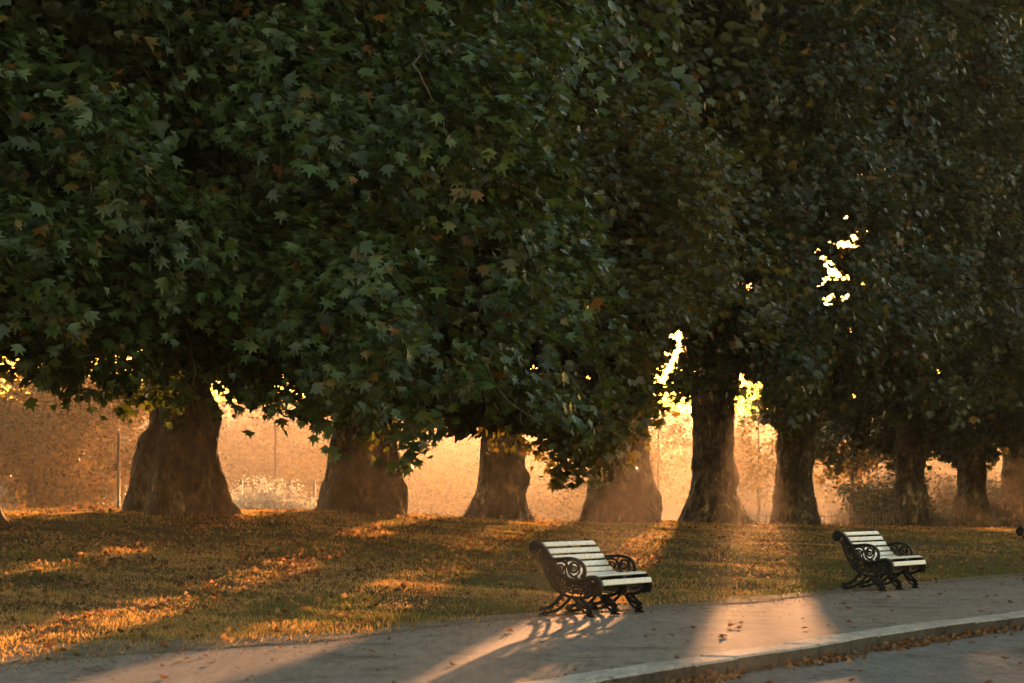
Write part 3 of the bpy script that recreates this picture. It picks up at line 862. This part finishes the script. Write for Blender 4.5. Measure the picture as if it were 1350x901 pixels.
# drift of leaves against the kerb face
t = rng.uniform(cum[2], np.interp(34, KY, cum), 4200)
kp = np.stack([np.interp(t, cum, seg[:, 0]), np.interp(t, cum, seg[:, 1])], 1)
off = np.abs(rng.normal(0, .12, len(t))) + .02
den = vnoise(np.stack([t, t * 0, t * 0], 1), .8, 44)
k = rng.random(len(t)) < np.clip((den - .25) * 1.3, .05, 1)
kp, off, t = kp[k], off[k], t[k]
X = kp[:, 0] + off * .88; Y = kp[:, 1] - off * .47
Z = -.13 + np.clip(.05 * np.exp(-off / .1), 0, .05) * rng.random(len(t)) + .008
o = link('leaf_drift', litter(X, Y, Z, rng.uniform(.03, .075, len(t)), rng, .6), M['litter'])
tag(o, 'drift of dry brown leaves lying in the gutter along the kerb', 'leaf drift', kind='stuff')

t = rng.uniform(0, 1, 4200); Yq = 17 * (46 / 17) ** t
dq = np.abs(rng.exponential(.5, len(t))); Xq = edge_x(Yq) + dq * 1.1 - .1
k = Xq < kerb_x(Yq) - .45
o = link('leaf_crumbs', litter(Xq[k], Yq[k], np.full(k.sum(), .012), rng.uniform(.006, .022, k.sum()), rng, .5), M['litter'])
tag(o, 'fine leaf crumbs and grit strewn along the edge of the pavement', 'leaf crumbs', kind='stuff')

# single leaves lying on the pavement and the road
protos = []
for kx in range(6):
    nr = np.array([[rng.normal(0, .25), rng.normal(0, .25), 1.0]])
    v, tt, kk = leaves_geo(np.zeros((1, 3)), nr, np.array([[0., 1, 0]]), np.array([1.0]), False, curl=(.5, .8, 1.2, .6, -.6, 1.0)[kx])
    v[:, 1] -= .4; v[:, 2] -= v[:, 2].min()
    me = np_mesh('fallen_leaf', v, tt.ravel(), np.full(len(tt), 3), np.repeat((DRY[kx % 5] * 1.0)[None], kk, 0))
    me.materials.append(M['litter']); protos.append(me)
cnt = 0
while cnt < 130:
    Yq = 17.5 * (44 / 17.5) ** rng.random(); Xq = (rng.random() - .5) * .44 * Yq
    on_pave = edge_x(Yq) + .15 < Xq < kerb_x(Yq) - .45
    on_road = Xq > kerb_x(Yq) + .5
    if not (on_pave or on_road): continue
    if on_road and rng.random() < .7: continue
    if on_pave and rng.random() > .35 + 1.2 * math.exp(-(Xq - edge_x(Yq)) / 1.5): continue
    o = bpy.data.objects.new('fallen_leaf', protos[int(rng.integers(0, 6))]); COL.objects.link(o)
    s = rng.uniform(.05, .105) if rng.random() < .6 else rng.uniform(.03, .055)
    o.location = (Xq, Yq, .006 if on_pave else -.128); o.rotation_euler = (0, 0, rng.uniform(0, 6.28)); o.scale = (s, s, s)
    if on_pave: tag(o, 'small dry brown leaf lying loose on the open pavement', 'leaf', 'fallen leaves on the pavement')
    else: tag(o, 'small dry leaf lying on the road beyond the kerb', 'leaf', 'fallen leaves on the road')
    cnt += 1

# ------------------------------------------------------------------ background: trees, bushes, posts, fences, wood
def clump_tree(name, loc, h, R, zc, n, leaf, base, autumn, seed, label, cat, group=None, trunk_r=.16, stems=1):
    rng = np.random.default_rng(seed)
    z0 = float(ground_h(np.array([loc[0]]), np.array([loc[1]]))[0])
    root = empty(name, (loc[0], loc[1], z0)); tag(root, label, cat, group)
    nc = 26
    cc = rand_dir(nc, rng) * rng.uniform(.4, .95, (nc, 1)) * [R, R, (h - zc) / 2] + [0, 0, zc + (h - zc) / 2]
    pk = cc[rng.integers(0, nc, n)] + rng.normal(size=(n, 3)) * [R * .16, R * .16, (h - zc) * .055]
    pk = pk[pk[:, 2] > .05]
    o = norm(pk - [0, 0, zc + (h - zc) * .4])
    pos, nr, tip, sz, sh = sprays(pk, o, 6, leaf, rng, leaf * 3, True)
    pos[:, 2] = np.maximum(pos[:, 2], .05)
    link('crown', crown_mesh([(pos, nr, tip, sz, True, base, autumn, rng)], shoot_tubes(*sh)), [M['gold_leaf'] if base == GOLD else M['far_leaf'], M['twig']], root)
    for s in range(stems):
        b = MB(); a = rng.uniform(0, 6.28); sp = 0 if stems == 1 else R * .35
        b.tube([(0, 0, -.15), (math.cos(a) * sp * .4, math.sin(a) * sp * .4, zc * .6 + .1), (math.cos(a) * sp, math.sin(a) * sp, zc + (h - zc) * .3), (math.cos(a) * sp * 1.3, math.sin(a) * sp * 1.3, zc + (h - zc) * .7)], [trunk_r, trunk_r * .8, trunk_r * .55, trunk_r * .2], 10)
        b.build('trunk' if zc > .8 else 'stem', M['bark'], root, True)
    return root
def bg(px, Y): return ((px - PX) / F * Y, Y)
YG = (.066, .056, .024); GOLD = (.072, .060, .018); PALE = (.22, .2, .13)
clump_tree('background_tree', bg(42, 78), 6.5, 3.6, 1.0, 2600, .16, GOLD, .2, 1, 'yellowing bushy tree in the haze at the left frame edge', 'tree', trunk_r=.22)
clump_tree('background_tree', bg(135, 104), 8.5, 4.0, 1.2, 2200, .2, GOLD, .15, 2, 'hazy bushy tree behind the thin dark post', 'tree', trunk_r=.2)
clump_tree('background_tree', bg(1123, 118), 8.5, 3.2, 3.0, 1500, .2, GOLD, .15, 3, 'small sunlit tree with a thin stem behind the iron railing', 'tree', trunk_r=.13)
clump_tree('background_tree', bg(868, 130), 8.8, 2.0, 2.6, 330, .17, GOLD, .15, 4, 'sunlit golden tree in the gap between two dark trunks', 'tree', trunk_r=.13)
clump_tree('background_tree', bg(1000, 122), 8.4, 2.0, 2.4, 330, .17, GOLD, .15, 9, 'sunlit golden tree low between the sun gap trunk and the bulged trunk', 'tree', trunk_r=.1)
clump_tree('shrub', bg(1190, 112), 2.9, 3.0, .1, 1100, .16, G3, .05, 5, 'dark rounded shrub behind the railing, left of the trunk above the farther bench', 'shrub', stems=3, trunk_r=.05)
clump_tree('shrub', bg(1295, 112), 2.3, 2.4, .1, 1100, .16, G3, .05, 6, 'dark shrub filling the gap between the two rightmost trunks', 'shrub', stems=3, trunk_r=.05)

clump_tree('shrub', bg(405, 135), 5.0, 3.4, .1, 900, .2, GOLD, .1, 12, 'hazy rounded bush behind the wire rail fence', 'shrub', stems=3, trunk_r=.05)
clump_tree('shrub', bg(575, 150), 3.9, 4.2, .1, 800, .2, GOLD, .1, 13, 'low misty bush far across the lawn, left of the burled slim trunk', 'shrub', stems=3, trunk_r=.05)
clump_tree('shrub', bg(735, 150), 3.6, 3.8, .1, 800, .2, GOLD, .1, 14, 'low misty bush far across the lawn, right of the burled slim trunk', 'shrub', stems=3, trunk_r=.05)

def pale_bush():
    rng = np.random.default_rng(8); x, y = bg(349, 72); z0 = float(ground_h(np.array([x]), np.array([y]))[0])
    root = empty('pale_bush', (x, y, z0)); tag(root, 'pale grey-green feathery bush between the two left trunks', 'bush')
    n = 900; a = rng.uniform(0, 6.28, n); r = np.sqrt(rng.random(n)) * 1.05
    tilt = norm(np.stack([np.cos(a) * r * .55, np.sin(a) * r * .55, np.full(n, 1.0)], 1) + rng.normal(0, .12, (n, 3)))
    L = rng.uniform(1.1, 1.85, n) * (1.1 - .45 * (r / 1.05) ** 2)
    P = np.stack([np.cos(a) * r, np.sin(a) * r * .8, r * 0], 1)
    m = 14; s = np.linspace(.25, 1, m)
    pos = (P[:, None] + tilt[:, None] * (s[None] * L[:, None])[..., None] + rng.normal(size=(n, m, 3)) * .02).reshape(-1, 3)
    t2 = np.repeat(tilt, m, 0) + rand_dir(n * m, rng) * .6
    v, t, k = leaves_geo(pos, rand_dir(n * m, rng), t2, rng.uniform(.05, .10, n * m), True)
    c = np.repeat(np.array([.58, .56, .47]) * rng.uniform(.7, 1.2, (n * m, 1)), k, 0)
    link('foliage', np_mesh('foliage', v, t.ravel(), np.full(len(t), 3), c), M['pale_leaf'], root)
    for q in range(5):
        b = MB(); e = P[q * 50] * .8; b.tube([(0, 0, -.1), tuple(e * .5 + [0, 0, .3]), tuple(e + [0, 0, .8])], [.03, .02, .008], 6); b.build('stem', M['twig'], root, True)
pale_bush()

def post(px, Y, top_py, w, name, label, cat, kind_):
    x, y = bg(px, Y); z0 = float(ground_h(np.array([x]), np.array([y]))[0]); zt = H + (HY - top_py) / F * Y
    root = empty(name, (x, y, z0)); tag(root, label, cat)
    b = MB(); b.tube([(0, 0, -.2), (0, 0, .25), (0, 0, .27), (0, 0, zt - z0)], [w * 1.5, w * 1.5, w, w * .9], 14); b.build('post', M['steel'], root, True)
    c = MB(); c.tube([(0, 0, zt - z0), (0, 0, zt - z0 + .03), (0, 0, zt - z0 + .08)], [w * 1.25, w * 1.25, w * .4], 14); c.build('cap', M['steel'], root, True)
post(156, 68, 574, .05, 'park_post', 'thin dark post standing left of the broad flared trunk', 'post', 0)
post(363, 100, 560, .06, 'lamp_post', 'faint tall post in the haze behind the pale bush', 'post', 0)

def wire_fence():
    Y = 90; x0, x1 = bg(318, Y)[0], bg(446, Y)[0]; zt = 1.95
    zb = float(ground_h(np.array([(x0 + x1) / 2]), np.array([Y]))[0])
    root = empty('wire_fence', (x0, Y, zb)); tag(root, 'dark rail fence in the haze between the pale bush and the next trunk', 'fence')
    n = 4; Lx = x1 - x0
    for k in range(n + 1):
        b = MB(); b.box((Lx * k / n, 0, (zt - zb) / 2 - .1), (.11, .11, zt - zb + .2), None, .01); b.build('post', M['rail'], root)
    for k in range(5):
        b = MB(); b.box((Lx / 2, .05, (zt - zb) * (.15 + .2 * k)), (Lx, .03, .05)); b.build('rail', M['rail'], root)
    m = MB()
    for k in range(int(Lx / .16)):
        m.box((.08 + k * .16, .08, (zt - zb) * .5), (.008, .008, (zt - zb) * .85))
    m.build('wire_mesh', M['rail'], root)
wire_fence()

def iron_railing():
    Y = 106; xa, xb = bg(955, Y)[0], bg(1400, Y)[0]; L = xb - xa; zt = H - (676 - HY) / F * Y; hgt = 1.25; zb = zt - hgt
    root = empty('iron_railing', (xa, Y, zb)); tag(root, 'low spiked iron railing in the glow behind the tree row', 'railing')
    for z in (.15, hgt - .16):
        b = MB(); b.box((L / 2, 0, z), (L, .04, .06)); b.build('rail', M['rail'], root)
    npk = int(L / .15); p = MB()
    for k in range(npk):
        x = k * .15 + .05
        p.tube([(x, .03, -.2), (x, .03, hgt - .05), (x, .03, hgt - .04), (x, .03, hgt + .05)], [.02, .02, .03, .003], 6)
    tag(p.build('picket', M['rail'], root), kind='stuff')
    for k in range(int(L / 2.7) + 1):
        b = MB(); b.box((k * 2.7, .09, hgt / 2 - .1), (.06, .06, hgt + .3), None, .008); b.build('post', M['rail'], root)
iron_railing()

def far_wood():
    rng = np.random.default_rng(77); parts = []
    spots = []
    for k in range(125):
        X = rng.uniform(-80, 95); Y = 205 + rng.uniform(0, 55) + .05 * abs(X)
        px = PX + F * X / Y
        top = np.interp(px, [-200, 300, 520, 700, 860, 960, 1080, 1300, 1700], [17, 17, 15, 11, 9.5, 9.2, 9.2, 10, 13])
        spots.append((X, Y, top * rng.uniform(.5, 1.0)))
    for X, Y, h in spots:
        R = h * rng.uniform(.35, .6); n = 240
        z0 = .15
        nc = 16; cc = rand_dir(nc, rng) * rng.uniform(.5, .9, (nc, 1)) * [R, R, h * .45]
        w_ = rng.integers(0, nc, n); dd = rand_dir(n, rng)
        pk = cc[w_] + dd * R * .3 * rng.uniform(.75, 1, (n, 1)) + [X, Y, z0 + h * .5]
        o = norm(dd + [0, 0, .3])
        pos, nr, tip, sz, sh = sprays(pk, o, 7, .34, rng, .8, True)
        pos[:, 2] = np.maximum(pos[:, 2], z0)
        parts.append((pos, nr, tip, sz, 2, tuple(np.array(YG) * rng.uniform(.5, 1.25)), .1, rng))
    o = link('far_wood', crown_mesh(parts), M['far_leaf'])
    tag(o, 'far wood fading into the golden haze beyond the lawn', 'wood', kind='stuff')
far_wood()

# ------------------------------------------------------------------ sun, sky, haze
sun = bpy.data.lights.new('sun', 'SUN'); so = bpy.data.objects.new('sun', sun); COL.objects.link(so)
sun.energy = 5.0; sun.angle = R_(.5); sun.color = (1.0, .44, .17)
so.location = tuple(SUN_DIR * 200)
so.rotation_euler = Vector(-SUN_DIR).to_track_quat('-Z', 'Y').to_euler()

w = bpy.data.worlds.new('World'); scene.world = w; w.use_nodes = True
nt = w.node_tree; bgn = nt.nodes['Background']
sky = N(nt, 'ShaderNodeTexSky', sky_type='NISHITA'); sky.sun_disc = False
sky.sun_elevation = R_(SUN_EL); sky.sun_rotation = R_(SUN_AZ); sky.air_density = 1.35; sky.dust_density = .6; sky.ozone_density = 1.0
nt.links.new(sky.outputs[0], bgn.inputs['Color']); bgn.inputs['Strength'].default_value = .15

hz = MB(); hz.box((0, 180, 18), (680, 500, 39))
hm = bpy.data.materials.new('haze'); hm.use_nodes = True; hn = hm.node_tree
hn.nodes.remove(hn.nodes['Principled BSDF'])
pv = N(hn, 'ShaderNodeVolumePrincipled'); pv.inputs['Color'].default_value = (1.0, .88, .72, 1)
pv.inputs['Density'].default_value = .00027; pv.inputs['Anisotropy'].default_value = .76
hn.links.new(pv.outputs[0], hn.nodes['Material Output'].inputs['Volume'])
tag(hz.build('haze', hm), kind='stuff')

# ------------------------------------------------------------------ camera and render settings
cd = bpy.data.cameras.new('camera'); co = bpy.data.objects.new('camera', cd); COL.objects.link(co)
cd.sensor_width = 36; cd.lens = 36 * F / 1350; cd.shift_y = (HY - 450.5) / 1350
cd.clip_end = 2000; co.location = (0, 0, H); co.rotation_euler = (math.pi / 2, 0, 0)
cd.dof.use_dof = True; cd.dof.focus_distance = 36; cd.dof.aperture_fstop = 3.5
scene.camera = co
scene.view_settings.view_transform = 'Standard'; scene.view_settings.look = 'None'
scene.view_settings.exposure = 2.3; scene.view_settings.gamma = 1; scene.view_settings.use_curve_mapping = False
scene.cycles.use_denoising = True; scene.cycles.denoising_input_passes = 'RGB_ALBEDO_NORMAL'; scene.cycles.use_adaptive_sampling = False
scene.cycles.max_bounces = 6; scene.cycles.volume_bounces = 1; scene.cycles.transmission_bounces = 4
scene.cycles.sample_clamp_indirect = 6
